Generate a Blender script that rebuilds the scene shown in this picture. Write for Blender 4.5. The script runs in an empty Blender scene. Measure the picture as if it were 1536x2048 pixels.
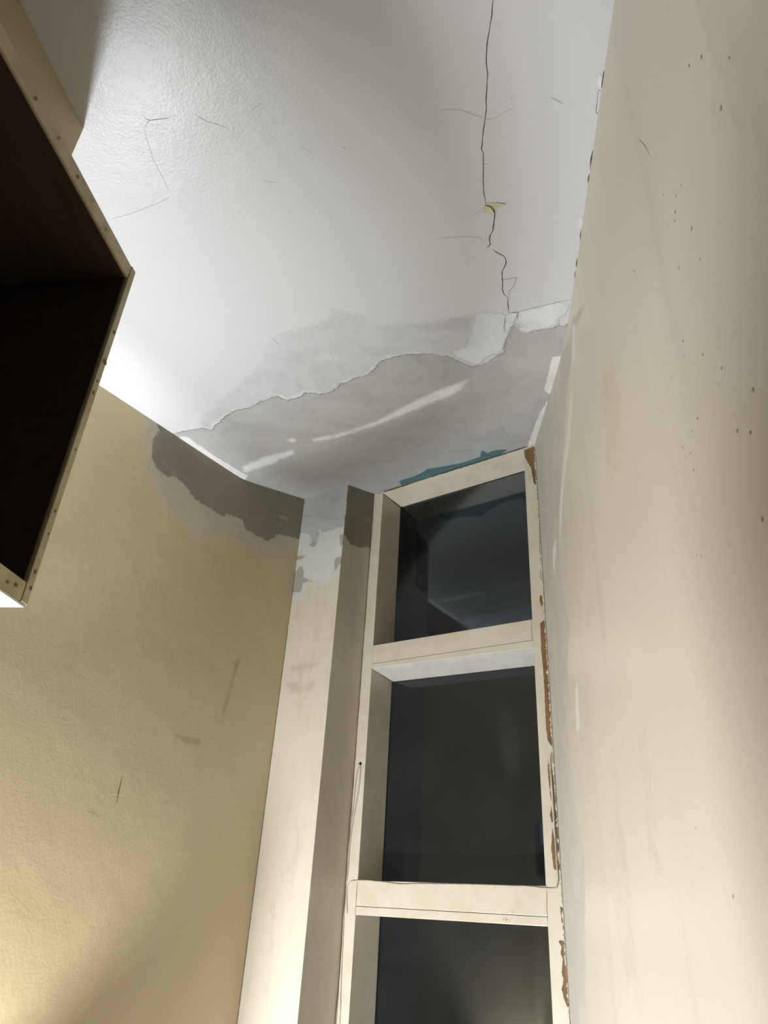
import bpy, bmesh, math, random
import numpy as np
from mathutils import Vector, Matrix

random.seed(7)
RNG = np.random.default_rng(7)
scene = bpy.context.scene
COL = scene.collection

# ------------------------------------------------------------------ camera
cam_d = bpy.data.cameras.new('camera')
cam = bpy.data.objects.new('camera', cam_d)
COL.objects.link(cam)
cam_d.sensor_fit = 'VERTICAL'
cam_d.sensor_height = 24.0
cam_d.lens = 24.0 * 1417.99 / 2048.0
cam_d.clip_start = 0.01
_r = Vector((0.99129012, 0.11960804, 0.05511638))
_d = Vector((-0.01177998, 0.4973641, -0.86746192))
_f = Vector((-0.13116833, 0.85925716, 0.4944411))
m = Matrix.Identity(4)
for i in range(3):
    m[i][0] = _r[i]; m[i][1] = -_d[i]; m[i][2] = -_f[i]
m[2][3] = 1.5
cam.matrix_world = m
scene.camera = cam

# ------------------------------------------------------------------ world, lights, exposure
world = bpy.data.worlds.new('night')
scene.world = world
world.use_nodes = True
world.node_tree.nodes['Background'].inputs[0].default_value = (0.010, 0.011, 0.014, 1)
world.node_tree.nodes['Background'].inputs[1].default_value = 1.0

def spot(name, loc, target, energy, angle, blend, radius, color):
    d = bpy.data.lights.new(name, 'SPOT')
    d.energy = energy; d.spot_size = math.radians(angle); d.spot_blend = blend
    d.shadow_soft_size = radius; d.color = color
    o = bpy.data.objects.new(name, d); COL.objects.link(o)
    o.location = loc
    o.rotation_euler = (Vector(target) - Vector(loc)).to_track_quat('-Z', 'Y').to_euler()
    return o

EXPOSURE = 0.0
LAMP_X, LAMP_Y, LAMP_Z = -0.98, 1.06, 0.75  # unseen light placed from the shadows; two heads added to fit the ceiling
spot('uplight_bulb', (LAMP_X, LAMP_Y, 1.75), (-0.78, 1.19, 2.7), 46, 105, 1.0, 0.040, (0.89, 0.94, 1.0))
bulb_d = bpy.data.lights.new('side_bulb', 'POINT')
bulb_d.energy = 142; bulb_d.shadow_soft_size = 0.008; bulb_d.color = (0.96, 0.972, 1.0)
bulb = bpy.data.objects.new('side_bulb', bulb_d); COL.objects.link(bulb)
bulb.location = (LAMP_X, LAMP_Y, LAMP_Z)
scene.view_settings.view_transform = 'Standard'
scene.view_settings.look = 'None'
scene.view_settings.gamma = 1.0
scene.view_settings.use_curve_mapping = False
scene.view_settings.exposure = EXPOSURE

# ------------------------------------------------------------------ traced outlines (metres, in the plane of each surface)
DATA = {
 'ceil_skim': [(-0.0031, -0.3398), (-0.0036, -0.289), (0.0573, -0.275), (0.0971, -0.2609), (0.1121, -0.2429), (0.1483, -0.258), (0.2012, -0.2708), (0.2523, -0.2706), (0.2879, -0.2621), (0.3316, -0.2692), (0.3847, -0.2618), (0.3975, -0.23), (0.4298, -0.2269), (0.4645, -0.2339), (0.492, -0.2058), (0.5268, -0.2007), (0.5732, -0.2113), (0.6268, -0.2053), (0.6328, -0.2001), (0.6804, -0.215), (0.7097, -0.2311), (0.7426, -0.2277), (0.7857, -0.2056), (0.8285, -0.1838), (0.8553, -0.1635), (0.871, -0.1334), (0.8895, -0.0973), (0.9176, -0.0887), (0.9437, -0.0977), (0.9813, -0.0991), (0.9898, -0.1216), (1.0127, -0.1422), (1.0344, -0.1662), (1.048, -0.1689), (1.0443, -0.1455), (1.0569, -0.1303), (1.0838, -0.125), (1.1041, -0.1162), (1.1292, -0.1191), (1.1374, -0.1105), (1.1618, -0.0955), (2.0, 0.0), (2.0, 1.0), (-0.6, 1.0), (-0.6, -0.05)],
 'ceil_first': [(0.9853, -0.2502), (0.9528, -0.2596), (0.9087, -0.2724), (0.8638, -0.2854), (0.8216, -0.3039), (0.7808, -0.3252), (0.752, -0.348), (0.75, -0.3913), (0.7306, -0.4104), (0.7112, -0.4294), (0.6796, -0.4094), (0.6082, -0.4247), (0.5284, -0.4346), (0.5272, -0.3889), (0.4882, -0.3574), (0.4734, -0.3159), (0.4282, -0.2906), (0.3779, -0.2738), (0.3607, -0.2355), (0.4552, -0.1956), (0.5834, -0.1823), (0.685, -0.203), (0.7347, -0.2159), (0.8212, -0.1718), (0.8669, -0.1645), (0.92, -0.1679)],
 'ceil_first_left': [(0.5287, -0.4341), (0.4463, -0.3908), (0.3128, -0.3461), (0.1206, -0.2945), (0.0717, -0.21), (0.2874, -0.2228), (0.4148, -0.1991), (0.5533, -0.2823), (0.5692, -0.3792)],
 'ceil_white_a': [(0.9872, -0.249), (1.0419, -0.2119), (1.0637, -0.202), (1.039, -0.1707), (0.9913, -0.1246), (0.9828, -0.1022), (0.9316, -0.105), (0.9128, -0.0899), (0.8902, -0.0986), (0.881, -0.1316), (0.8679, -0.1663), (0.92, -0.1679)],
 'ceil_white_b': [(1.0706, -0.2012), (1.1221, -0.1902), (1.1782, -0.1758), (1.1617, -0.1417), (1.1295, -0.1368), (1.1311, -0.118), (1.0851, -0.1279), (1.0498, -0.1361), (1.042, -0.1616), (1.0591, -0.1872)],
 'ceil_ridge_a': [(0.0575, -0.0569), (0.1533, -0.0589), (0.2551, -0.0431), (0.2397, -0.0291), (0.1429, -0.0183), (0.0327, -0.028)],
 'ceil_ridge_b': [(0.463, -0.0338), (0.5557, -0.0293), (0.6668, -0.0495), (0.7596, -0.0607), (0.8523, -0.055), (0.8203, -0.0336), (0.7599, -0.0211), (0.6611, -0.0212), (0.5553, -0.0191), (0.4633, -0.0249)],
 'ceil_ridge_c': [(0.3453, -0.0584), (0.4183, -0.0403), (0.469, -0.0324), (0.4682, -0.022), (0.4087, -0.0281), (0.3351, -0.0462)],
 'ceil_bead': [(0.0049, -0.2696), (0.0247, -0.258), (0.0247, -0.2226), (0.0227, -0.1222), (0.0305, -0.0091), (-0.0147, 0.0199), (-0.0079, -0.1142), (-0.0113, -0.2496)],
 'ceil_spot': [(0.2751, -0.0914), (0.2958, -0.0934), (0.2988, -0.0823), (0.2815, -0.0734)],
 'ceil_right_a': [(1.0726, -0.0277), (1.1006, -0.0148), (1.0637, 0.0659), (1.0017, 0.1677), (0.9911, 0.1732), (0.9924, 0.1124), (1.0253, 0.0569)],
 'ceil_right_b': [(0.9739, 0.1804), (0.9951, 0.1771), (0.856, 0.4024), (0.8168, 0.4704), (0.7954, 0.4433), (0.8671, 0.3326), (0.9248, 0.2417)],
 'ceil_teal_rim': [(0.3081, 0.3881), (0.3947, 0.3729), (0.4752, 0.356), (0.5387, 0.3622), (0.5923, 0.3833), (0.6489, 0.3843), (0.6676, 0.3624), (0.6532, 0.3245), (0.6881, 0.3236), (0.7152, 0.3368), (0.7109, 0.3993), (0.7515, 0.4286), (0.6825, 0.4562), (0.5508, 0.4573), (0.4442, 0.4559), (0.3153, 0.4557)],
 'ceil_teal': [(0.332, 0.4007), (0.4078, 0.4012), (0.4701, 0.3763), (0.5113, 0.3956), (0.575, 0.4142), (0.6436, 0.4144), (0.6742, 0.3695), (0.6776, 0.4033), (0.6989, 0.3957), (0.7395, 0.425), (0.6825, 0.4562), (0.5508, 0.4573), (0.4442, 0.4559), (0.3153, 0.4557)],
 'lw_patch': [(-0.3473, 2.6987), (-0.333, 2.6787), (-0.3454, 2.6479), (-0.3372, 2.5855), (-0.3144, 2.5656), (-0.2741, 2.558), (-0.2525, 2.5672), (-0.2151, 2.5654), (-0.1581, 2.5395), (-0.0926, 2.5391), (-0.0519, 2.5394), (-0.0213, 2.5575), (0.0274, 2.5639), (0.0531, 2.5468), (0.0925, 2.5358), (0.1442, 2.5448), (0.1987, 2.5913), (0.2942, 2.6199), (0.4018, 2.6632), (0.345, 3.0226), (-0.3436, 2.788)],
 'lw_halo': [(-0.3848, 2.6859), (-0.366, 2.6072), (-0.3343, 2.5434), (-0.2853, 2.4895), (-0.2042, 2.4506), (-0.1223, 2.4199), (-0.0627, 2.4693), (0.0293, 2.4893), (0.1394, 2.4923), (0.2919, 2.5841), (0.4048, 2.6443), (0.345, 3.0226), (-0.3478, 2.8039)],
 'lw_bit': [(0.1707, 2.6527), (0.1926, 2.6668), (0.2253, 2.6702), (0.227, 2.6614), (0.1953, 2.6523)],
 'cf_white': [(-0.0363, 2.7235), (0.2346, 2.6487), (0.2217, 2.4456), (0.1736, 2.4372), (0.1355, 2.431), (0.1035, 2.4177), (0.0838, 2.4371), (0.0541, 2.4433), (0.0537, 2.3859), (0.0027, 2.3958)],
 'cf_grey': [(-0.0584, 2.866), (0.2206, 2.7955), (0.2039, 2.6187), (0.1122, 2.6187), (0.0833, 2.6376), (0.0817, 2.5915), (0.0621, 2.5964), (0.0385, 2.6362), (-0.024, 2.6444)],
 'cf_b1': [(0.0503, 2.5864), (0.0629, 2.59), (0.0803, 2.5841), (0.078, 2.5745), (0.0587, 2.5777)],
 'cf_b2': [(0.178, 2.5875), (0.1959, 2.5879), (0.2002, 2.547), (0.1859, 2.5505)],
 'cf_b3': [(0.1646, 2.4919), (0.1723, 2.5071), (0.196, 2.5089), (0.1986, 2.4841), (0.1762, 2.4628)],
 'cf_b4': [(-0.0106, 2.5574), (0.0457, 2.5431), (0.0165, 2.5383), (-0.0073, 2.5362)],
 'cf_b5': [(-0.0117, 2.4868), (0.0208, 2.5096), (0.0308, 2.5024), (0.0429, 2.4602), (0.0824, 2.447), (0.0867, 2.4365), (0.042, 2.4458), (0.0352, 2.4134), (-0.0012, 2.4207)],
 'cs_patch': [(-0.0439, 2.7952), (0.1835, 2.9224), (0.2124, 2.6332), (0.1463, 2.6036), (0.0908, 2.5762), (0.0311, 2.572), (0.0065, 2.5909), (-0.0147, 2.586)],
 'rw_grey': [(1.0246, 2.5457), (1.1825, 2.6662), (1.2267, 2.5812), (1.2999, 2.5648), (1.3824, 2.4934), (1.4603, 2.4355), (1.542, 2.3748), (1.5718, 2.2925), (1.5648, 2.1844), (1.5024, 2.0741), (1.5733, 2.0071), (1.5748, 1.9295), (1.718, 1.8755), (1.6659, 1.8213), (1.5867, 1.7666), (1.5863, 1.6899), (1.5403, 1.6142), (1.6871, 1.3034), (2.9753, 1.1392), (2.4495, 3.2474)],
 'rw_streak_a': [(1.1828, 2.6488), (1.1463, 2.6187), (1.1885, 2.558), (1.2189, 2.5631)],
 'rw_streak_b': [(1.2621, 2.5335), (1.242, 2.5169), (1.2927, 2.4495), (1.3893, 2.4162), (1.4607, 2.3812), (1.5276, 2.3131), (1.5548, 2.3276), (1.4941, 2.4015), (1.414, 2.449), (1.3399, 2.4844)],
 'rw_streak_c': [(1.6693, 2.3435), (1.6104, 2.3466), (1.6085, 2.3128), (1.6843, 2.2732)],
 'rw_streak_d': [(1.5038, 1.9313), (1.4659, 1.9412), (1.4762, 1.8828), (1.483, 1.8447), (1.5253, 1.8493)],
 'rw_tan_a': [(0.9432, 2.3196), (0.8657, 2.2612), (0.8521, 2.1473), (0.867, 2.0934), (0.9253, 2.0681), (1.0471, 2.1434), (0.9833, 2.1981)],
 'rw_grey_b': [(1.0162, 1.7245), (0.9628, 1.7258), (0.9609, 1.6784), (0.9731, 1.6353), (0.9829, 1.5735), (1.042, 1.5773), (1.0225, 1.6732)],
 'rw_grey_c': [(1.2126, 1.6739), (1.2916, 1.638), (1.329, 1.5657), (1.2668, 1.4317), (1.1655, 1.4384), (1.2336, 1.562), (1.2074, 1.6297)],
 'lw_smear': [(0.099, 2.1327), (0.1118, 2.1365), (0.0958, 2.0282), (0.0847, 1.9635), (0.0767, 1.9617), (0.0904, 2.0522)],
 'lw_smudge': [(-0.2253, 1.711), (-0.2053, 1.7159), (-0.1801, 1.7196), (-0.1797, 1.7138), (-0.1977, 1.7112), (-0.2213, 1.7078)],
 'lw_smear_b': [(-0.0677, 1.8774), (0.0062, 1.8844), (0.0244, 1.8738), (-0.0276, 1.8662)],
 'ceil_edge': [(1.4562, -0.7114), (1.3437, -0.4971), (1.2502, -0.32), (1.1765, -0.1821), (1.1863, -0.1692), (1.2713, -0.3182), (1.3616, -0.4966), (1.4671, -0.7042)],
 'cf_stain': [(0.0054, 2.1587), (0.0511, 2.1591), (0.0941, 2.164), (0.1491, 2.1523), (0.1076, 2.1453), (0.0755, 2.1431), (0.0196, 2.1474)],
 'cf_stain_b': [(0.0266, 2.1049), (0.047, 2.1151), (0.0937, 2.0929), (0.135, 2.1003), (0.133, 2.0761), (0.0859, 2.0732), (0.0419, 2.0781)],
 'wood': [[(0.5876, 2.8078), (0.6225, 2.8121), (0.6245, 2.7522), (0.6256, 2.6555), (0.614, 2.6766), (0.6073, 2.7361), (0.5896, 2.7787)], [(0.6089, 2.2259), (0.6238, 2.2314), (0.6254, 2.1946), (0.63, 2.1876), (0.6264, 2.1448), (0.6262, 2.0935), (0.6148, 2.0845), (0.6249, 2.0729), (0.6249, 2.0494), (0.627, 2.0117), (0.626, 1.9639), (0.6192, 1.9368), (0.6218, 1.9094), (0.6207, 1.892), (0.6101, 1.9103), (0.6088, 1.9377), (0.6092, 1.9936), (0.6099, 2.0807), (0.6074, 2.1445), (0.6081, 2.1943)], [(0.6119, 2.3055), (0.6185, 2.3058), (0.6195, 2.2792), (0.6148, 2.2702), (0.6108, 2.2874)], [(0.6248, 2.3449), (0.6305, 2.3403), (0.629, 2.2643), (0.6233, 2.2654)], [(0.609, 1.866), (0.6114, 1.8371), (0.6103, 1.7657), (0.6084, 1.7903), (0.6065, 1.8373)], [(0.6164, 1.8431), (0.6222, 1.799), (0.6281, 1.7742), (0.623, 1.7352), (0.6272, 1.6998), (0.6299, 1.6766), (0.6308, 1.6481), (0.6201, 1.613), (0.6188, 1.6998), (0.6178, 1.7594), (0.6163, 1.8148)], [(0.6106, 1.755), (0.6123, 1.7176), (0.6091, 1.7161), (0.6054, 1.7326)], [(0.6092, 1.7073), (0.6149, 1.6709), (0.613, 1.6142), (0.6067, 1.6197), (0.6044, 1.6594)], [(0.6177, 1.5422), (0.6274, 1.536), (0.6231, 1.4953), (0.6189, 1.5146)], [(0.6096, 1.474), (0.626, 1.475), (0.6306, 1.4538), (0.63, 1.4069), (0.628, 1.3587), (0.6207, 1.3533), (0.6142, 1.3669), (0.6103, 1.3834), (0.6161, 1.4008), (0.6123, 1.4152), (0.6166, 1.4403), (0.6126, 1.4501), (0.6152, 1.4642)]],
 'cracks': [('ceil', 1.6, [(1.3109, -0.8018), (1.3059, -0.7943), (1.2983, -0.7827), (1.2902, -0.7711), (1.2784, -0.7556), (1.2693, -0.7438), (1.2588, -0.7261), (1.2509, -0.7061), (1.2398, -0.6873), (1.231, -0.6729), (1.2235, -0.6572), (1.2119, -0.6401), (1.2031, -0.6277), (1.1941, -0.615), (1.1801, -0.5937), (1.1801, -0.5859), (1.1705, -0.5684), (1.1628, -0.5531), (1.1525, -0.5349), (1.1447, -0.5187), (1.1389, -0.5007), (1.1324, -0.487)]), ('ceil', 2.2, [(1.1401, -0.4799), (1.1402, -0.4663), (1.1351, -0.4535), (1.1262, -0.4405), (1.1187, -0.4286), (1.1054, -0.4177), (1.1019, -0.4125), (1.0988, -0.402), (1.093, -0.3982), (1.0879, -0.3974)]), ('ceil', 2.0, [(1.0968, -0.3883), (1.0985, -0.3786), (1.1023, -0.3721), (1.1082, -0.3607), (1.1083, -0.3529), (1.1058, -0.344), (1.0969, -0.3338), (1.0889, -0.3281), (1.0841, -0.3202), (1.0773, -0.3025), (1.0657, -0.2816), (1.0623, -0.2665), (1.0648, -0.2522)]), ('ceil', 1.1, [(1.0788, -0.3055), (1.0867, -0.3011), (1.0937, -0.299), (1.1061, -0.2957), (1.0938, -0.2783), (1.0771, -0.2689), (1.0654, -0.2518)]), ('ceil', 2.2, [(1.0654, -0.2518), (1.0583, -0.2398), (1.0525, -0.2254), (1.0466, -0.2107)]), ('ceil', 1.4, [(1.0384, -0.2096), (1.0312, -0.1985), (1.0283, -0.1909), (1.0184, -0.1779), (1.0125, -0.1589)]), ('ceil', 2.0, [(1.0487, -0.2107), (1.0573, -0.2066), (1.0668, -0.202), (1.0602, -0.195), (1.0566, -0.1848)]), ('ceil', 0.9, [(1.0668, -0.202), (1.0799, -0.2012), (1.0943, -0.1966), (1.1246, -0.1911), (1.1609, -0.1823), (1.1811, -0.1757)]), ('ceil', 0.7, [(1.1547, -0.6939), (1.1699, -0.6855), (1.1843, -0.6756), (1.1919, -0.6654), (1.1995, -0.6551), (1.2105, -0.6417)]), ('ceil', 0.9, [(1.1697, -0.5662), (1.1771, -0.5603)]), ('ceil', 0.6, [(1.2112, -0.6387), (1.2234, -0.6319), (1.2362, -0.6315), (1.2584, -0.6312)]), ('ceil', 0.6, [(1.1237, -0.4767), (1.1168, -0.4812), (1.0978, -0.4808)]), ('ceil', 1.0, [(1.3197, -0.6129), (1.3263, -0.6035), (1.3327, -0.5929)]), ('ceil', 0.6, [(1.0096, -0.4704), (1.0297, -0.4637), (1.0688, -0.4421), (1.0894, -0.4262), (1.088, -0.4088)]), ('ceil', 1.4, [(1.3928, -0.5793), (1.3893, -0.5825)]), ('ceil', 1.2, [(1.3887, -0.5809), (1.3804, -0.5628), (1.3733, -0.5484), (1.3751, -0.5437)]), ('ceil', 1.0, [(1.3438, -0.4812), (1.3346, -0.4675), (1.3277, -0.4541), (1.3257, -0.4472)]), ('ceil', 1.0, [(0.7095, -0.9658), (0.7111, -0.96), (0.7151, -0.956), (0.7285, -0.9496), (0.7469, -0.9403)]), ('ceil', 0.9, [(0.7151, -0.956), (0.7063, -0.9561), (0.6924, -0.9522)]), ('ceil', 0.6, [(0.6924, -0.9507), (0.6763, -0.9289), (0.6574, -0.9014), (0.6463, -0.8736), (0.6325, -0.8429)]), ('ceil', 0.6, [(0.62, -0.8322), (0.5929, -0.8355), (0.5643, -0.8413), (0.5224, -0.85), (0.4776, -0.8637)]), ('ceil', 0.8, [(0.5284, -0.4346), (0.5479, -0.4356), (0.5918, -0.4266)]), ('ceil', 1.2, [(0.5284, -0.4346), (0.5278, -0.4252), (0.5287, -0.4114)]), ('ceil', 0.7, [(0.7918, -0.9191), (0.7978, -0.9006), (0.8121, -0.8841), (0.8223, -0.8661)]), ('ceil', 0.7, [(0.8659, -0.8675), (0.8885, -0.8711), (0.9055, -0.8709)]), ('ceil', 0.7, [(0.803, -0.76), (0.8219, -0.7423)]), ('ceil', 0.6, [(0.9089, -0.7738), (0.9184, -0.7531)]), ('ceil', 0.9, [(0.9717, -0.7336), (0.9747, -0.7254)]), ('ceil', 0.8, [(0.7277, -0.143), (0.7158, -0.1431), (0.7105, -0.1534)]), ('ceil', 0.8, [(0.8037, 0.2386), (0.7899, 0.293), (0.7775, 0.3525)]), ('ceil', 0.7, [(0.8052, 0.0465), (0.8025, 0.1192), (0.8569, 0.1308)]), ('lw', 1.8, [(-0.2015, 1.7567), (-0.1995, 1.7431), (-0.2001, 1.7259), (-0.2002, 1.7113), (-0.1988, 1.6937)]), ('lw', 0.8, [(-0.2708, 1.6664), (-0.2531, 1.665), (-0.2367, 1.6592)]), ('rw', 0.9, [(0.5807, 2.3795), (0.5658, 2.3413), (0.5555, 2.3065)]), ('rw', 0.7, [(1.8701, 1.8884), (1.7069, 1.8694), (1.5569, 1.8638), (1.4884, 1.8659)]), ('rw', 0.7, [(1.7129, 2.0807), (1.6023, 2.0801), (1.5355, 2.092)]), ('rw', 0.9, [(1.6972, 1.6552), (1.6135, 1.6505)]), ('rw', 0.9, [(0.697, 2.2722), (0.6865, 2.2556)]), ('wf', 2.5, [(0.6221, 2.6501), (0.6235, 2.6186), (0.6241, 2.5843), (0.6234, 2.5377)]), ('wf', 1.2, [(0.623, 2.5312), (0.6246, 2.5046), (0.6204, 2.4862), (0.6204, 2.4226), (0.622, 2.3974)]), ('wf', 1.5, [(0.6195, 2.3856), (0.6169, 2.3617), (0.6191, 2.3491)]), ('wf', 1.6, [(0.6255, 2.2327), (0.6267, 2.2165), (0.6263, 2.1945), (0.6296, 2.1814), (0.6256, 2.1572), (0.6299, 2.126)]), ('wf', 1.3, [(0.6272, 2.0844), (0.6287, 2.0606), (0.63, 2.0343), (0.6279, 2.0116), (0.6299, 1.9775), (0.628, 1.9361), (0.6283, 1.9089), (0.6254, 1.8837)]), ('wf', 1.4, [(0.6252, 1.886), (0.6214, 1.8652), (0.6217, 1.8429), (0.6235, 1.8082)]), ('wf', 2.2, [(0.6194, 1.7473), (0.6205, 1.6998), (0.6209, 1.6709), (0.6215, 1.6424), (0.6195, 1.6143)]), ('wf', 1.2, [(0.6281, 1.6424), (0.6277, 1.6145), (0.6273, 1.587), (0.6279, 1.56), (0.6286, 1.5387)]), ('wf', 2.6, [(0.6313, 1.5335), (0.6309, 1.5074), (0.6301, 1.4765), (0.6295, 1.4563), (0.6267, 1.4311)]), ('wf', 1.2, [(0.6279, 1.4189), (0.6279, 1.3873), (0.628, 1.3587)]), ('wf', 0.9, [(0.5872, 1.5832), (0.587, 1.5586), (0.585, 1.5369), (0.5858, 1.5077)]), ('wf', 0.8, [(0.5817, 2.2353), (0.5816, 2.1757), (0.5824, 2.1578)]), ('wf', 1.0, [(0.0392, 1.5778), (0.0393, 1.5512), (0.0386, 1.5184), (0.0395, 1.499)]), ('wf', 1.5, [(0.0115, 2.8102), (0.0165, 2.8229), (0.026, 2.8144), (0.043, 2.8234)]), ('wf', 1.2, [(0.0027, 2.7708), (0.007, 2.6769), (0.0008, 2.5941), (-0.0011, 2.4241), (0.0034, 2.3378), (-0.0028, 2.2835)]), ('wf', 1.0, [(-0.0028, 2.2835), (-0.0003, 2.1938), (-0.0044, 2.1509), (0.0014, 2.133), (-0.0017, 2.0911), (-0.0036, 1.9453)])],
 'flake': [[(1.1353, -0.4919), (1.1536, -0.4812), (1.1675, -0.4693), (1.1542, -0.4679), (1.1406, -0.4701), (1.1401, -0.4799)], [(1.1317, -0.4884), (1.1386, -0.4818), (1.1408, -0.4719), (1.1393, -0.4624), (1.1347, -0.4621), (1.1289, -0.4689), (1.1223, -0.4754), (1.1267, -0.4839)]],
 'rspecks': [(0.4227, 2.3664, 2.44140625), (0.3898, 2.2051, 4.8828125), (0.4145, 2.2376, 4.39453125), (0.3501, 2.1292, 2.9296875), (0.4793, 2.4119, 1.953125), (0.4523, 2.3634, 1.953125), (0.4413, 2.31, 1.953125), (0.5336, 2.4779, 1.953125), (0.4917, 2.3357, 2.44140625), (0.5423, 2.4138, 2.44140625), (0.3834, 2.1149, 6.34765625), (0.6254, 2.5242, 1.46484375), (0.5433, 2.2188, 2.9296875), (0.5118, 2.1726, 2.9296875), (0.5218, 2.1603, 4.39453125), (0.5284, 2.1552, 3.41796875), (0.4933, 2.1648, 2.9296875), (0.5069, 2.1718, 1.953125), (0.6464, 2.3281, 2.44140625), (0.4927, 2.0984, 4.39453125), (0.5483, 2.1727, 2.44140625), (0.5452, 2.1518, 1.46484375), (0.7445, 2.3592, 2.44140625), (0.7158, 2.3244, 1.46484375), (0.5433, 2.1007, 3.41796875), (0.4905, 2.0515, 2.9296875), (0.7589, 2.2227, 2.44140625), (0.5724, 2.0265, 2.9296875), (0.5314, 1.9711, 2.44140625), (0.499, 1.9258, 2.9296875), (0.577, 2.0112, 1.953125), (0.5564, 1.9822, 1.953125), (0.5912, 1.9967, 1.953125), (0.6259, 2.0247, 2.44140625), (0.6742, 2.0157, 2.44140625), (0.5755, 1.9302, 3.41796875), (0.5964, 1.9306, 2.44140625), (0.454, 1.8653, 3.90625), (0.4755, 1.8407, 3.90625), (0.4967, 1.8579, 3.90625), (0.8023, 2.0585, 1.953125), (0.6318, 1.9358, 2.44140625), (0.6119, 1.9151, 2.44140625), (0.8788, 2.0754, 2.9296875), (0.8168, 2.0229, 2.9296875), (0.6126, 1.8959, 3.90625), (0.6198, 1.8756, 2.44140625), (0.9414, 2.1836, 1.953125), (0.7384, 1.9712, 1.46484375), (0.6552, 1.9222, 1.46484375), (0.9716, 2.024, 2.0460358056265986), (0.7864, 1.9192, 2.0460358056265986), (0.6478, 1.82, 2.0460358056265986), (0.6364, 1.8143, 2.0460358056265986), (0.9321, 1.9003, 2.0460358056265986), (0.692, 1.8168, 2.0460358056265986), (0.4905, 1.7722, 4.092071611253197), (0.6051, 1.7702, 1.5345268542199488), (0.6765, 1.7102, 2.0460358056265986), (1.4075, 1.9631, 2.0460358056265986), (1.0, 1.7496, 2.0460358056265986), (0.9728, 1.7419, 2.0460358056265986), (1.6326, 1.8895, 1.5345268542199488), (0.7946, 1.5925, 2.557544757033248), (0.8648, 1.5925, 1.5345268542199488), (1.0752, 1.6165, 2.0460358056265986), (0.7109, 1.5303, 2.557544757033248), (1.7209, 1.6225, 2.0460358056265986), (1.7075, 1.4967, 3.0690537084398977), (1.5876, 1.4905, 2.0460358056265986), (1.7838, 1.4969, 2.0460358056265986), (1.7998, 1.408, 2.0460358056265986), (1.4955, 1.4163, 1.5345268542199488), (0.9665, 1.4449, 2.0460358056265986), (1.5682, 1.3706, 3.0690537084398977), (1.7829, 1.3603, 1.5345268542199488)],
 'cspecks': [(1.1189, -0.8079, 1.8231540565177757), (1.0881, -0.8139, 1.3673655423883317), (0.9475, -0.8594, 1.3673655423883317), (0.7348, -0.9163, 1.13947128532361), (0.8176, -0.8339, 1.13947128532361), (0.7351, -0.7366, 1.13947128532361), (0.8422, -0.5866, 1.3673655423883317), (0.922, -0.473, 1.3673655423883317), (0.7511, -0.9636, 1.3673655423883317), (0.724, -0.9772, 1.13947128532361), (0.5458, -0.8502, 1.8231540565177757), (0.6678, -0.7276, 1.8231540565177757), (0.5136, -0.5913, 1.3673655423883317), (0.7447, -0.469, 1.3673655423883317), (0.8982, -0.6777, 0.9115770282588879), (1.3088, -0.6465, 1.367053998632946), (1.3116, -0.6461, 1.0252904989747094), (1.3163, -0.6459, 1.0252904989747094), (1.4078, -0.6984, 1.367053998632946), (1.2563, -0.6301, 1.0252904989747094), (1.2651, -0.6464, 2.3923444976076556), (1.3546, -0.6675, 1.0252904989747094), (1.2622, -0.4999, 1.0252904989747094), (1.2367, -0.4098, 1.0252904989747094), (1.3664, -0.6222, 1.0252904989747094), (1.1336, -0.5478, 1.0252904989747094), (1.0778, -0.4827, 1.0252904989747094), (1.0185, -0.4307, 1.0252904989747094), (1.3145, -0.4483, 1.0252904989747094)],
 'lspecks': [(0.0771, 1.9782, 1.7543859649122808), (-0.0652, 1.9547, 1.7543859649122808), (0.0129, 1.8726, 1.7543859649122808), (0.0901, 1.5585, 2.192982456140351), (0.0131, 1.552, 1.7543859649122808), (0.1402, 1.3835, 1.3157894736842106), (0.1459, 1.8624, 1.7543859649122808), (-0.4673, 1.8956, 1.3157894736842106)],
 'cable_a': [(0.0222, 1.884), (0.0131, 1.8611), (0.0104, 1.8247), (0.0077, 1.7683), (0.0025, 1.7098), (0.0019, 1.6563), (0.0016, 1.611), (-0.0011, 1.5768), (-0.0065, 1.5498), (-0.0069, 1.5002), (-0.0055, 1.452), (-0.0024, 1.3897), (-0.0012, 1.3294), (0.0027, 1.2541)],
 'cable_b': [(0.0244, 1.8819), (0.0248, 1.8432), (0.0226, 1.8128), (0.0167, 1.7681), (0.01, 1.7242), (0.0057, 1.6668), (0.0058, 1.618), (0.0044, 1.5837), (0.0003, 1.5634), (-0.0004, 1.5466), (0.0011, 1.5235), (0.0028, 1.4844), (0.0055, 1.4368), (0.0067, 1.3904), (0.0095, 1.3303), (0.0132, 1.2552)],
 'cable_c': [(0.0128, 1.5011), (0.0069, 1.5502), (0.008, 1.5669), (0.018, 1.5766), (0.0367, 1.5791), (0.067, 1.5803), (0.1297, 1.5777), (0.1838, 1.5742), (0.2359, 1.5765), (0.3238, 1.5778), (0.4132, 1.5787), (0.4982, 1.5787), (0.5418, 1.579), (0.5788, 1.5765), (0.6075, 1.5773), (0.6135, 1.5839), (0.6171, 1.5977), (0.6164, 1.6255), (0.6158, 1.6651), (0.6156, 1.7116), (0.6158, 1.7655), (0.6154, 1.8117), (0.6146, 1.8432), (0.6156, 1.8688), (0.6214, 1.8813), (0.6254, 1.8876)],
 'hole': (0.0221, 1.8851),
 'red': [(0.5091, 2.1185), (0.5359, 2.1281), (0.5834, 2.1242), (0.5796, 2.1155), (0.544, 2.1149)],
}

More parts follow.
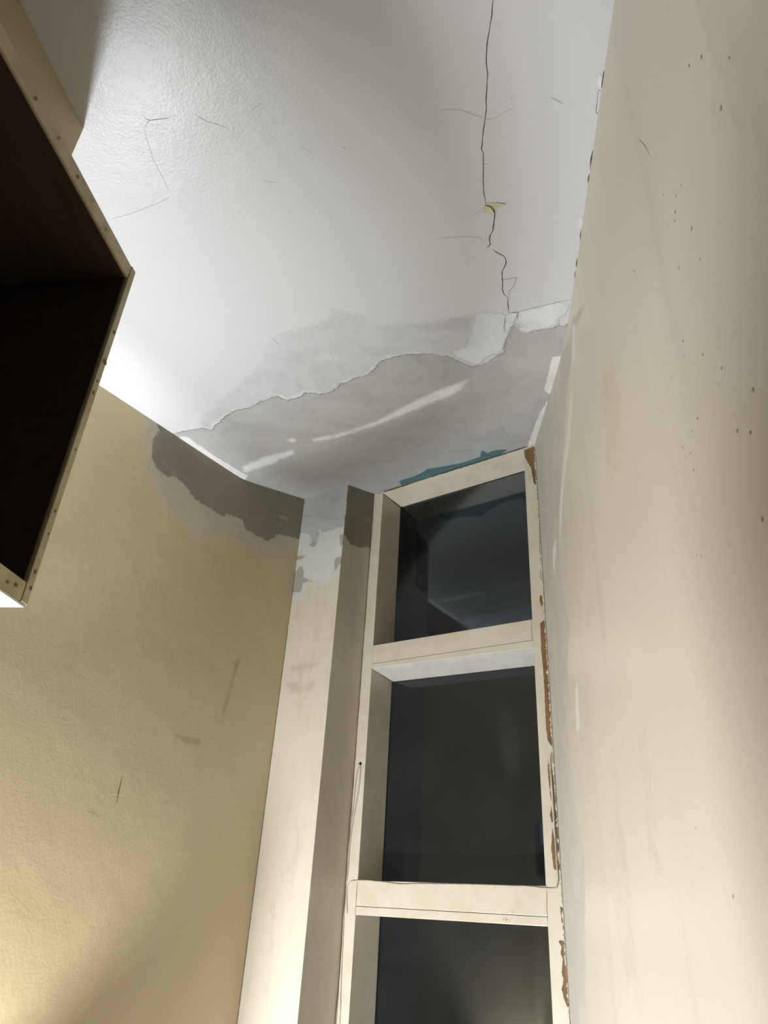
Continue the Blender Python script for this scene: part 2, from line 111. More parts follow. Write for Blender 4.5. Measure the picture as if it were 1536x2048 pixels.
# ------------------------------------------------------------------ room frame (metres)
O = np.array([-0.75256, 1.86290, 2.7])       # where the ceiling fold meets the left wall
A = np.array([-0.61419, 2.12507, 0.0])       # pier, inner corner
B = np.array([-0.44063, 2.03347, 0.0])       # pier, outer corner
C0 = np.array([-0.37127, 2.16490, 0.0])      # window frame, left end of its front
WC = np.array([0.18110, 1.87337, 0.0])       # window meets right wall
LD = np.array([0.466757, 0.8843856, 0.0])    # along the left wall, into the corner
U = np.array([0.8843856, -0.466757, 0.0])    # along the window, to the right
ZV = np.array([0.0, 0.0, 1.0])
SLOPE = 0.2725
XR = 0.21; YB = 1.188
PW = 0.19625; PD = 0.1486
WT = 0.445                                   # depth of the window front beyond the fold

def ceil_z(t): return 2.7 + SLOPE * 0.5 * (np.sqrt(t * t + 0.022 ** 2) + t) - 0.0012

# ------------------------------------------------------------------ helpers
def tag(o, label=None, cat=None, group=None, kind=None):
    if label: o['label'] = label
    if cat: o['category'] = cat
    if group: o['group'] = group
    if kind: o['kind'] = kind
    return o

def link(name, me, mat, parent=None):
    o = bpy.data.objects.new(name, me); COL.objects.link(o)
    if mat is not None: me.materials.append(mat)
    if parent is not None: o.parent = parent
    return o

def sdf(poly, u, v):
    """signed distance (metres, positive inside) of points to a closed outline"""
    p = np.array(poly, float); q = np.roll(p, -1, axis=0)
    x = u.ravel(); y = v.ravel()
    best = np.full(x.shape, 1e9); ins = np.zeros(x.shape, bool)
    for (ax, ay), (bx, by) in zip(p, q):
        ex, ey = bx - ax, by - ay
        l2 = ex * ex + ey * ey + 1e-12
        t = np.clip(((x - ax) * ex + (y - ay) * ey) / l2, 0, 1)
        best = np.minimum(best, (x - ax - t * ex) ** 2 + (y - ay - t * ey) ** 2)
        c = (ay > y) != (by > y)
        xi = ax + (y - ay) * ex / (ey if abs(ey) > 1e-12 else 1e-12)
        ins ^= c & (x < xi)
    d = np.sqrt(best)
    return np.where(ins, d, -d).reshape(u.shape)

def axis(lo, a, b, hi, fine, coarse=0.12):
    n = max(2, int(round((b - a) / fine)) + 1)
    parts = []
    if a - lo > 1e-6: parts.append(np.linspace(lo, a, max(2, int((a - lo) / coarse) + 1))[:-1])
    parts.append(np.linspace(a, b, n))
    if hi - b > 1e-6: parts.append(np.linspace(b, hi, max(2, int((hi - b) / coarse) + 1))[1:])
    return np.concatenate(parts)

def grid(name, us, vs, fn, mat, polys=None, flip=False, parent=None, extra=None, smooth=False):
    """surface sampled on a grid; polys = {attribute: [outline, ...]}"""
    Ug, Vg = np.meshgrid(us, vs, indexing='ij')
    P = fn(Ug, Vg)
    nu, nv = Ug.shape
    verts = P.reshape(-1, 3)
    idx = np.arange(nu * nv).reshape(nu, nv)
    a = idx[:-1, :-1]; b = idx[1:, :-1]; c = idx[1:, 1:]; d = idx[:-1, 1:]
    F = np.stack([a, b, c, d] if not flip else [d, c, b, a], -1).reshape(-1, 4)
    nextra = 0
    if extra is not None:
        ev, ef = extra
        ef = [[i + len(verts) for i in f] for f in ef]
        verts = np.concatenate([verts, np.array(ev, float)])
        nextra = len(ev)
    else:
        ef = []
    me = bpy.data.meshes.new(name)
    me.from_pydata(verts.tolist(), [], F.tolist() + ef)
    for k, ps in (polys or {}).items():
        val = np.full(Ug.shape, -1.0)
        for p in ps: val = np.maximum(val, sdf(p, Ug, Vg))
        at = me.attributes.new(k, 'FLOAT', 'POINT')
        at.data.foreach_set('value', np.concatenate([val.ravel(), np.full(nextra, -1.0)]).astype(np.float32))
    if smooth: me.polygons.foreach_set('use_smooth', [True] * len(me.polygons))
    me.update()
    return link(name, me, mat, parent)

def boxmesh(name, origin, ax, ay, az, bevel=0.0012):
    """box from an origin and three edge vectors, edges slightly rounded"""
    o = Vector(origin); ax, ay, az = Vector(ax), Vector(ay), Vector(az)
    bm = bmesh.new()
    v = [bm.verts.new(o + ax * i + ay * j + az * k) for k in (0, 1) for j in (0, 1) for i in (0, 1)]
    for f in ((0, 2, 3, 1), (4, 5, 7, 6), (0, 1, 5, 4), (2, 6, 7, 3), (0, 4, 6, 2), (1, 3, 7, 5)):
        bm.faces.new([v[i] for i in f])
    bmesh.ops.recalc_face_normals(bm, faces=bm.faces)
    if bevel: bmesh.ops.bevel(bm, geom=list(bm.edges), offset=bevel, segments=2, affect='EDGES', profile=0.6)
    me = bpy.data.meshes.new(name); bm.to_mesh(me); bm.free()
    return me

def hexmesh(name, pts, bevel=0.0012):
    """box from eight corners: 0-3 bottom ring, 4-7 top ring"""
    bm = bmesh.new()
    v = [bm.verts.new(Vector(p)) for p in pts]
    for f in ((0, 1, 2, 3), (7, 6, 5, 4), (0, 4, 5, 1), (1, 5, 6, 2), (2, 6, 7, 3), (3, 7, 4, 0)):
        bm.faces.new([v[i] for i in f])
    bmesh.ops.recalc_face_normals(bm, faces=bm.faces)
    if bevel: bmesh.ops.bevel(bm, geom=list(bm.edges), offset=bevel, segments=2, affect='EDGES', profile=0.6)
    me = bpy.data.meshes.new(name); bm.to_mesh(me); bm.free()
    return me

def tube(name, pts, r, mat, parent=None, sides=8, caps=True):
    pts = [Vector(p) for p in pts]
    # smooth resample
    out = []
    for i in range(len(pts) - 1):
        p0 = pts[max(i - 1, 0)]; p1 = pts[i]; p2 = pts[i + 1]; p3 = pts[min(i + 2, len(pts) - 1)]
        for k in range(5):
            t = k / 5
            out.append(0.5 * ((2 * p1) + (p2 - p0) * t + (2 * p0 - 5 * p1 + 4 * p2 - p3) * t * t + (3 * p1 - p0 - 3 * p2 + p3) * t ** 3))
    out.append(pts[-1])
    bm = bmesh.new(); rings = []
    ref = Vector((0.3, 0.5, 0.81))
    for i, p in enumerate(out):
        d = (out[min(i + 1, len(out) - 1)] - out[max(i - 1, 0)]).normalized()
        n = (ref - d * ref.dot(d)).normalized(); b = d.cross(n)
        rings.append([bm.verts.new(p + r * (math.cos(2 * math.pi * k / sides) * n + math.sin(2 * math.pi * k / sides) * b)) for k in range(sides)])
    for a, b in zip(rings, rings[1:]):
        for k in range(sides): bm.faces.new((a[k], a[(k + 1) % sides], b[(k + 1) % sides], b[k]))
    if caps: bm.faces.new(rings[0][::-1]); bm.faces.new(rings[-1])
    bmesh.ops.recalc_face_normals(bm, faces=bm.faces)
    for f in bm.faces: f.smooth = True
    me = bpy.data.meshes.new(name); bm.to_mesh(me); bm.free()
    return link(name, me, mat, parent)

# ------------------------------------------------------------------ materials
ALB = 0.67                                    # paint is a little greyer than it photographs
def lin(r, g, b):
    f = lambda c: (c / 255 / 12.92) if c / 255 <= 0.04045 else ((c / 255 + 0.055) / 1.055) ** 2.4
    return (f(r) * ALB, f(g) * ALB, f(b) * ALB, 1.0)

class NT:
    def __init__(s, name):
        s.mat = bpy.data.materials.new(name); s.mat.use_nodes = True
        s.t = s.mat.node_tree; s.n = s.t.nodes; s.l = s.t.links
        s.bsdf = s.n['Principled BSDF']
        s.co = s.n.new('ShaderNodeTexCoord').outputs['Object']
    def put(s, sock, val):
        if isinstance(val, (int, float, tuple, list)): sock.default_value = val
        else: s.l.new(val, sock)
    def noise(s, scale, detail=2.0, rough=0.5, stretch=None, distort=0.0):
        co = s.co
        if stretch:
            mp = s.n.new('ShaderNodeMapping'); mp.inputs['Scale'].default_value = stretch
            s.l.new(co, mp.inputs['Vector']); co = mp.outputs[0]
        t = s.n.new('ShaderNodeTexNoise')
        t.inputs['Scale'].default_value = scale; t.inputs['Detail'].default_value = detail
        t.inputs['Roughness'].default_value = rough; t.inputs['Distortion'].default_value = distort
        s.l.new(co, t.inputs['Vector']); return t.outputs['Fac']
    def math(s, op, a, b=0.0, c=0.0):
        t = s.n.new('ShaderNodeMath'); t.operation = op
        s.put(t.inputs[0], a); s.put(t.inputs[1], b); s.put(t.inputs[2], c); return t.outputs[0]
    def ramp(s, x, lo, hi, a=0.0, b=1.0):
        t = s.n.new('ShaderNodeMapRange'); t.interpolation_type = 'SMOOTHSTEP'
        s.put(t.inputs[0], x); s.put(t.inputs[1], lo); s.put(t.inputs[2], hi); s.put(t.inputs[3], a); s.put(t.inputs[4], b)
        return t.outputs[0]
    def mix(s, fac, a, b):
        t = s.n.new('ShaderNodeMix'); t.data_type = 'RGBA'
        s.put(t.inputs[0], fac); s.put(t.inputs[6], a); s.put(t.inputs[7], b); return t.outputs[2]
    def attr(s, name):
        t = s.n.new('ShaderNodeAttribute'); t.attribute_name = name; return t.outputs['Fac']
    def bump(s, height, dist, strength=1.0, prev=None):
        t = s.n.new('ShaderNodeBump'); t.inputs['Distance'].default_value = dist; t.inputs['Strength'].default_value = strength
        s.put(t.inputs['Height'], height)
        if prev is not None: s.l.new(prev, t.inputs['Normal'])
        return t.outputs[0]

def painted(name, base, base2, rough=0.45, spec=0.5, peel=0.0006, peel_scale=160, layers=(), streak=None, tint=0.35, patch_rough=0.75):
    """painted plaster; layers = (attribute, colour, wobble in m, softness in m, opacity, thickness in m)"""
    s = NT(name)
    n1 = s.noise(2.2, 4, 0.6)
    col = s.mix(s.math('MULTIPLY', s.ramp(n1, 0.35, 0.7), tint), base, base2)
    if streak:
        st = s.noise(1.0, 5, 0.65, stretch=streak[0])
        col = s.mix(s.ramp(st, 0.5, 0.75, 0, streak[2]), col, streak[1])
    hgt = None; rg = rough
    if layers:
        rag = s.noise(75, 5, 0.75)
        ragf = s.noise(15, 3, 0.65, distort=0.8)
        rn = s.math('ADD', s.math('MULTIPLY', s.math('SUBTRACT', rag, 0.5), 2.2), s.math('MULTIPLY', s.math('SUBTRACT', ragf, 0.5), 2.2))
        trowel = s.noise(9, 4, 0.65, distort=1.0)
        smear = s.noise(11, 6, 0.72, distort=0.3)
    for L in layers:
        (at, c, wob, soft, op, thick) = L[:6]
        d = s.math('ADD', s.attr(at), s.math('MULTIPLY', rn, wob))
        mk = s.ramp(d, -soft, soft)
        cc = s.mix(s.ramp(trowel, 0.36, 0.68, 0, 0.75), c, tuple(x * 0.84 for x in c[:3]) + (1,))
        if len(L) > 6:
            # lip of broken white filler just outside the edge
            lip = s.math('MULTIPLY', s.math('MULTIPLY', s.ramp(d, -L[7], -L[7] * 0.3), s.math('SUBTRACT', 1.0, mk)), s.ramp(smear, 0.44, 0.54))
            col = s.mix(lip, col, L[6])
            h = s.math('MULTIPLY', lip, 1.3)
            hgt = h if hgt is None else s.math('ADD', hgt, h)
        if op < 0.8: mk = s.math('MULTIPLY', mk, s.ramp(smear, 0.30, 0.62, op * 0.45, min(1.0, op * 1.25)))
        elif op < 1: mk = s.math('MULTIPLY', mk, op)
        col = s.mix(mk, col, cc)
        if not isinstance(rg, float) or op > 0.5: 
            t = s.n.new('ShaderNodeMix'); s.put(t.inputs[0], mk); s.put(t.inputs[2], rg); s.put(t.inputs[3], patch_rough); rg = t.outputs[0]
        if thick:
            h = s.math('MULTIPLY', mk, thick / 0.001)
            hgt = h if hgt is None else s.math('ADD', hgt, h)
    s.put(s.bsdf.inputs['Base Color'], col)
    s.put(s.bsdf.inputs['Roughness'], rg)
    s.bsdf.inputs['Specular IOR Level'].default_value = spec
    nb = s.bump(s.noise(peel_scale, 2, 0.5), peel, 1.0)
    nb = s.bump(s.noise(7, 3, 0.5), 0.004, 0.6, nb)
    if layers:
        nb = s.bump(s.math('ADD', hgt, s.math('MULTIPLY', trowel, 0.5)) if hgt is not None else trowel, 0.001, 1.0, nb)
    s.l.new(nb, s.bsdf.inputs['Normal'])
    return s.mat

def plain(name, col, rough=0.6, spec=0.5, var=None, scale=20.0, stretch=None, bump=0.0):
    s = NT(name)
    if var:
        n = s.noise(scale, 4, 0.6, stretch=stretch)
        s.put(s.bsdf.inputs['Base Color'], s.mix(s.ramp(n, 0.35, 0.7), col, var))
        if bump: s.l.new(s.bump(n, bump), s.bsdf.inputs['Normal'])
    else:
        s.bsdf.inputs['Base Color'].default_value = col
    s.bsdf.inputs['Roughness'].default_value = rough
    s.bsdf.inputs['Specular IOR Level'].default_value = spec
    return s.mat

CREAM = lin(229, 222, 202); CREAM2 = lin(222, 214, 192)
TAN = lin(212, 197, 158); TAN2 = lin(206, 190, 151)
WHITE = lin(231, 232, 235); WHITE2 = lin(226, 226, 230)
SKIM = lin(199, 198, 195); SKIMD = lin(150, 143, 126)

M = {}
M['ceiling'] = painted('ceiling_paint', WHITE, WHITE2, rough=0.38, peel=0.0004, peel_scale=190, layers=(
    ('first', lin(215, 216, 219), 0.016, 0.010, 0.74, 0.6e-3),
    ('skim', SKIM, 0.010, 0.0030, 1.0, -1.6e-3, lin(238, 238, 238), 0.016),
    ('white', lin(244, 246, 251), 0.009, 0.003, 1.0, 1.2e-3),
    ('ridge', lin(254, 254, 254), 0.008, 0.009, 1.0, 0.6e-3),
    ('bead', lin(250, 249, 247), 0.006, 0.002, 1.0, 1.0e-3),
    ('tealrim', lin(190, 205, 208), 0.006, 0.002, 1.0, 0.4e-3),
    ('teal', lin(96, 134, 138), 0.007, 0.0015, 1.0, -0.8e-3)))
M['wall_left'] = painted('wall_left_paint', TAN, TAN2, rough=0.48, peel=0.00028, peel_scale=170, layers=(
    ('halo', lin(208, 200, 180), 0.022, 0.016, 0.85, 0.3e-3),
    ('patch', SKIMD, 0.014, 0.003, 1.0, -0.8e-3),
    ('bit', lin(180, 170, 145), 0.008, 0.003, 0.9, 0.5e-3),
    ('smear', lin(150, 136, 104), 0.010, 0.006, 0.45, 0.0),
    ('smudge', lin(230, 226, 214), 0.004, 0.002, 0.8, 0.3e-3)))
M['wall_right'] = painted('wall_right_paint', CREAM, lin(222, 213, 192), rough=0.40, peel=0.0003, peel_scale=140,
    streak=((9, 9, 0.9), lin(204, 197, 180), 0.55), layers=(
    ('grey', lin(204, 200, 188), 0.012, 0.010, 0.85, 0.4e-3),
    ('streak', lin(238, 234, 224), 0.006, 0.003, 0.9, 0.5e-3),
    ('tan', lin(218, 200, 162), 0.03, 0.03, 0.35, 0.0),
    ('grey2', lin(200, 193, 174), 0.02, 0.015, 0.45, 0.0)))
M['pier'] = painted('pier_paint', CREAM, CREAM2, rough=0.45, peel=0.0004, streak=((40, 40, 9), lin(196, 184, 156), 0.35), layers=(
    ('white', lin(226, 227, 222), 0.014, 0.003, 1.0, 0.5e-3),
    ('grey', SKIM, 0.012, 0.002, 1.0, -0.6e-3),
    ('bits', lin(178, 172, 160), 0.008, 0.003, 0.9, -0.4e-3),
    ('side', lin(160, 152, 134), 0.012, 0.004, 1.0, -0.5e-3),
    ('stain', lin(182, 168, 140), 0.012, 0.010, 0.4, 0.0)))
M['frame'] = plain('frame_paint', CREAM, 0.38, var=lin(220, 210, 186), scale=14, bump=0.0004)
M['frame_white'] = plain('frame_white_paint', lin(228, 227, 220), 0.45, var=lin(214, 212, 204), scale=16, stretch=(1, 1, 5), bump=0.0004)
def jamb_mat():
    s = NT('jamb_paint')
    n1 = s.noise(14, 4, 0.6)
    col = s.mix(s.ramp(n1, 0.35, 0.7), CREAM, lin(220, 210, 186))
    grain = s.noise(30, 5, 0.65, stretch=(3, 3, 0.25))
    wood = s.mix(s.ramp(grain, 0.35, 0.68), lin(146, 112, 66), lin(112, 84, 50))
    d = s.math('ADD', s.attr('wood'), s.math('MULTIPLY', s.math('SUBTRACT', s.noise(120, 5, 0.65), 0.5), 0.006))
    mk = s.ramp(d, -0.0006, 0.0006)
    s.put(s.bsdf.inputs['Base Color'], s.mix(mk, col, wood))
    s.put(s.bsdf.inputs['Roughness'], s.ramp(mk, 0, 1, 0.4, 0.8))
    s.l.new(s.bump(s.math('MULTIPLY', mk, -1.0), 0.0012), s.bsdf.inputs['Normal'])
    return s.mat
M['jamb'] = jamb_mat()
M['cab'] = plain('cabinet_paint', lin(214, 202, 168), 0.5, var=lin(190, 176, 138), scale=24, bump=0.0006)
M['cab_in'] = plain('cabinet_inside', lin(74, 52, 34), 0.6, var=lin(58, 40, 26), scale=10, stretch=(6, 1, 6))
M['cab_under'] = plain('cabinet_underside', lin(236, 234, 228), 0.5)
M['crack'] = plain('crack_dark', lin(84, 80, 76), 0.9, 0.1)
M['crack_mid'] = plain('crack_mid', lin(140, 137, 135), 0.9, 0.1)
M['crack_faint'] = plain('crack_faint', lin(212, 211, 211), 0.9, 0.1)
M['speck'] = plain('speck_dirt', lin(206, 194, 168), 0.9, 0.1)
M['flake'] = plain('flake_back', lin(226, 219, 186), 0.6, var=lin(214, 205, 168), scale=60)
M['cable'] = plain('cable_paint', lin(214, 205, 184), 0.45, var=lin(196, 186, 162), scale=60)
M['hole'] = plain('hole_dark', (0.004, 0.004, 0.004, 1), 0.9, 0.0)
M['filler'] = plain('filler_crumb', lin(222, 217, 202), 0.85, 0.2, var=lin(150, 138, 116), scale=90, bump=0.002)
M['chip_red'] = plain('chip_red_brown', lin(132, 88, 70), 0.7)
M['chip_wood'] = plain('chip_wood', lin(140, 104, 66), 0.75, var=lin(100, 74, 48), scale=80)
M['floor'] = plain('floor_boards', lin(120, 96, 70), 0.5, var=lin(98, 78, 56), scale=6, stretch=(8, 1, 1))
M['putty'] = plain('old_putty', lin(26, 25, 24), 0.85, 0.1)
M['dust'] = plain('dust', lin(150, 148, 142), 0.9, 0.1)
def glass_mat():
    s = NT('window_glass'); s.n.remove(s.bsdf)
    out = [n for n in s.n if n.type == 'OUTPUT_MATERIAL'][0]
    fr = s.n.new('ShaderNodeFresnel'); fr.inputs['IOR'].default_value = 1.52
    tr = s.n.new('ShaderNodeBsdfTransparent'); tr.inputs[0].default_value = (0.86, 0.9, 0.9, 1)
    gl = s.n.new('ShaderNodeBsdfAnisotropic') if False else s.n.new('ShaderNodeBsdfGlossy')
    gl.inputs['Roughness'].default_value = 0.05; gl.inputs['Color'].default_value = (0.58, 0.60, 0.63, 1)
    mx = s.n.new('ShaderNodeMixShader')
    s.l.new(fr.outputs[0], mx.inputs[0]); s.l.new(tr.outputs[0], mx.inputs[1]); s.l.new(gl.outputs[0], mx.inputs[2])
    df = s.n.new('ShaderNodeBsdfDiffuse'); df.inputs[0].default_value = (0.5, 0.5, 0.52, 1)
    m2 = s.n.new('ShaderNodeMixShader')
    s.put(m2.inputs[0], s.ramp(s.noise(5, 4, 0.6), 0.3, 0.8, 0.002, 0.012))
    s.l.new(mx.outputs[0], m2.inputs[1]); s.l.new(df.outputs[0], m2.inputs[2])
    s.l.new(m2.outputs[0], out.inputs['Surface'])
    return s.mat
M['glass'] = glass_mat()

# ------------------------------------------------------------------ ceiling: flat, then folding up towards the window
D = DATA
def ceil_fn(u, v):
    p = O[None, None, :] + u[..., None] * U + v[..., None] * LD
    p[..., 2] = ceil_z(v)
    # soft irregular trowelled fold
    return p
us = axis(-3.2, -0.75, 1.15, 3.4, 0.005); vs = np.unique(np.concatenate([axis(-4.9, -1.35, 0.0, 0.0, 0.005), axis(0.0, 0.0, 0.5, 0.62, 0.005)]))
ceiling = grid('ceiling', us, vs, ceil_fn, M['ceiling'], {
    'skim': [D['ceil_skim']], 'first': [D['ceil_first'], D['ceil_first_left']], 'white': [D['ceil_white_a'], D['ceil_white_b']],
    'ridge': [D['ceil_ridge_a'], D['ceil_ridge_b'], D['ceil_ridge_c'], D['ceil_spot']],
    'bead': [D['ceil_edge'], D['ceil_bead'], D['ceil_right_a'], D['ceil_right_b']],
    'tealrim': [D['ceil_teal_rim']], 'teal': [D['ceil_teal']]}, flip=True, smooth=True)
tag(ceiling, 'white ceiling with grey skim patches and a long crack', kind='structure')

# ------------------------------------------------------------------ left wall (oblique), right wall, others
def lw_fn(u, v):
    p = O[None, None, :] * np.array([1, 1, 0]) + u[..., None] * LD
    p[..., 2] = v
    return p
us = axis(-1.45, -1.05, 0.31, 0.34, 0.006); vs = axis(0.0, 1.0, 2.80, 2.86, 0.006)
wall_left = grid('wall_left', us, vs, lw_fn, M['wall_left'], {
    'patch': [D['lw_patch']], 'halo': [D['lw_halo']], 'bit': [D['lw_bit']], 'smear': [D['lw_smear'], D['lw_smear_b']], 'smudge': [D['lw_smudge']]})
tag(wall_left, 'tan painted wall left of the pier, grey patch under the ceiling', kind='structure')

RL = math.hypot(WC[0] - XR, WC[1] - YB)
def rw_fn(u, v):
    t = np.clip((u - YB) / (WC[1] - YB), 0, None)
    # rounded change of direction at the old plaster edge
    x = XR + (WC[0] - XR) * t
    return np.stack([x, u, v], -1)
us = axis(-2.6, 0.2, 1.93, 1.96, 0.006); vs = axis(0.0, 1.0, 2.84, 2.9, 0.006)
wall_right = grid('wall_right', us, vs, rw_fn, M['wall_right'], {
    'grey': [D['rw_grey']], 'streak': [D['rw_streak_a'], D['rw_streak_b'], D['rw_streak_c'], D['rw_streak_d']],
    'tan': [D['rw_tan_a']], 'grey2': [D['rw_grey_b'], D['rw_grey_c']]}, flip=True, smooth=True)
tag(wall_right, 'cream painted wall right of the window with brush streaks', kind='structure')

def pier_fn(u, v):
    w = np.interp(v, np.linspace(0, 3, 140), RNG.normal(0, 0.0007, 140))
    f = np.clip(u, 0, PW); s_ = np.clip(u - PW, 0, None)
    p = A[None, None, :] + f[..., None] * U + s_[..., None] * LD
    near = np.exp(-np.abs(u - PW) / 0.004)
    p = p + (w * near)[..., None] * (U - LD) * 0.7
    p[..., 2] = v
    return p
us = np.concatenate([np.linspace(0, PW, 50), np.linspace(PW, PW + PD + 0.02, 46)[1:]]); vs = axis(0.0, 1.1, 2.82, 2.86, 0.005)
side_poly = [(u + PW, v) for u, v in D['cs_patch']]
side_poly = [(max(u, PW), v) for u, v in side_poly]
pier = grid('wall_pier', us, vs, pier_fn, M['pier'], {
    'white': [[(min(u, PW), v) for u, v in D['cf_white']]], 'grey': [[(min(u, PW), v) for u, v in D['cf_grey']]],
    'bits': [D[k] for k in ('cf_b1', 'cf_b2', 'cf_b3', 'cf_b4', 'cf_b5')], 'side': [side_poly], 'stain': [D['cf_stain'], D['cf_stain_b']]})
tag(pier, 'boxed cream pier beside the window, patched grey and white at its top', kind='structure')

def quad(name, pts, mat):
    me = bpy.data.meshes.new(name); me.from_pydata([tuple(p) for p in pts], [], [(0, 1, 2, 3)]); me.update()
    return tag(link(name, me, mat), kind='structure')
XL = -1.2; YBACK = -2.6
ydiag = 1.8629 - (0.75256 - 1.2) / -0.466757 * 0.8843856
M['wall_plain'] = painted('wall_plain_paint', TAN, TAN2, rough=0.65, peel=0.0001)
quad('floor', [(-2.2, -2.7, 0), (0.4, -2.7, 0), (0.4, 2.4, 0), (-2.2, 2.4, 0)], M['floor'])
quad('wall_side', [(XL, YBACK, 0), (XL, ydiag + 0.02, 0), (XL, ydiag + 0.02, 2.7), (XL, YBACK, 2.7)], M['wall_plain'])
quad('wall_back', [(XL, YBACK, 0), (XR, YBACK, 0), (XR, YBACK, 2.7), (XL, YBACK, 2.7)], plain('wall_back_paint', lin(120, 104, 82), 0.6))

# ------------------------------------------------------------------ window
ZS = 0.95                                     # sill height
win = bpy.data.objects.new('window_1', None); COL.objects.link(win)
win.location = C0 + ZV * ZS
tag(win, 'tall narrow cream window with three dark panes beside the pier', kind='structure')
def wp(u, d, z): return C0 + U * u + LD * d + ZV * z
def wpart(name, me, mat, parent=win):
    o = link(name, me, mat); o.parent = parent
    mw = parent.matrix_world if parent is not win else Matrix.Translation(win.location)
    o.matrix_parent_inverse = Matrix.Translation(win.location).inverted()
    return o
U0, U1, U2 = 0.0405, 0.5855, 0.6246           # opening left, opening right, frame end
GD = 0.114                                    # depth of the glass behind the front
ZT = 2.7 + SLOPE * WT
# left jamb
wpart('jamb', boxmesh('jamb', wp(0, 0, ZS), U * U0, LD * (GD + 0.003), ZV * (2.835 - ZS)), M['frame'])
# right jamb with its worn, partly bare front
us = np.linspace(U1, U2 + 0.012, 34); vs = axis(ZS, 1.2, 2.83, 2.835, 0.003)
def jf(u, v): return C0[None, None, :] + u[..., None] * U + v[..., None] * ZV
ev = [wp(U1, 0, ZS), wp(U1, GD + 0.003, ZS), wp(U1, GD + 0.003, 2.835), wp(U1, 0, 2.835), wp(U2 + .012, GD + 0.003, ZS), wp(U2 + .012, GD + 0.003, 2.835), wp(U2 + .012, 0, ZS), wp(U2 + .012, 0, 2.835)]
ef = [(0, 3, 2, 1), (1, 2, 5, 4), (4, 5, 7, 6)]
rj = grid('jamb', us, vs, jf, M['jamb'], {'wood': D['wood']}, extra=(ev, ef))
rj.parent = win; rj.matrix_parent_inverse = Matrix.Translation(win.location).inverted()
rj['label'] = 'right jamb with paint worn to brown wood'
# head
wpart('head', boxmesh('head', wp(U0, 0, 2.8120), U * (U1 - U0), LD * (GD + 0.003), ZV * 0.03), M['frame'])
# rails: tilted very slightly, each of two boards with an open seam
def rail(name, zl0, zr0, zl1, zr1, under_drop, mat, depth=GD + 0.003, off=0.0):
    p = [wp(U0, off, zl0), wp(U1, off, zr0), wp(U1, depth, zr0 - under_drop), wp(U0, depth, zl0 - under_drop),
         wp(U0, off, zl1), wp(U1, off, zr1), wp(U1, depth, zr1), wp(U0, depth, zl1)]
    return wpart(name, hexmesh(name, p), mat)
up = rail('rail', 2.1862, 2.1795, 2.2451, 2.2387, 0.0, M['frame'], off=0.0)
lowb = rail('rail_bead', 2.1705, 2.1565, 2.1850, 2.1782, 0.012, M['frame_white'], off=0.0008)
fr2 = rail('rail_strip', 2.1712, 2.1575, 2.1850, 2.1782, 0.0, M['frame'], depth=0.0012, off=-0.0006)
lowb['label'] = 'white underside of the upper rail with chipped paint'
rail('rail', 1.5197, 1.5197, 1.5806, 1.5815, 0.0, M['frame'])
rail('rail_bead', 1.4984, 1.5000, 1.5186, 1.5186, 0.0, M['frame'], off=0.0006)
rail('sill', ZS - 0.06, ZS - 0.06, ZS + 0.02, ZS + 0.02, 0.0, M['frame'], depth=0.17, off=-0.03)
# panes and the dark putty line round each
for (za, zb) in ((2.2420, 2.8120), (1.5815, 2.1560), (ZS + 0.02, 1.4990)):
    pane = wpart('pane', boxmesh('pane', wp(U0, GD, za - 0.01), U * (U1 - U0), LD * 0.004, ZV * (zb - za + 0.02), 0), M['glass'])
    pane['label'] = 'dark glass pane'
    for (pu, pz, du, dz) in ((U0, za, 0.005, zb - za), (U0, zb - 0.005, U1 - U0, 0.005), (U1 - 0.005, za, 0.005, zb - za)):
        pt = link('putty', boxmesh('putty', wp(pu, GD - 0.005, pz), U * du, LD * 0.005, ZV * dz, 0.001), M['putty'])
        pt.parent = pane; pt.matrix_parent_inverse = Matrix.Translation(win.location).inverted()
    # dust and specks on the glass
    bm = bmesh.new()
    for k in range(46):
        uu = random.uniform(U0 + 0.06, U1 - 0.01); zz = random.uniform(za + 0.01, zb - 0.01); r = random.choice((0.0005, 0.0006, 0.0008, 0.0011))
        c = Vector(wp(uu, GD - 0.0004, zz)); ph = random.random() * 6
        bm.faces.new([bm.verts.new(c + r * (math.cos(ph + q) * Vector(U) + math.sin(ph + q) * Vector(ZV) * random.uniform(0.8, 2.0))) for q in (0, 1.3, 2.5, 3.8, 5.0)])
    me = bpy.data.meshes.new('dust_specks'); bm.to_mesh(me); bm.free()
    du = link('dust_specks', me, M['dust']); du.parent = pane; du.matrix_parent_inverse = Matrix.Translation(win.location).inverted(); du['kind'] = 'stuff'
# wall below the window
wb = link('wall_window', boxmesh('wall_window', C0 - U * 0.02 + LD * 0.0, U * 0.66, LD * 0.15, ZV * (ZS - 0.06), 0), M['wall_plain'])
tag(wb, kind='structure')

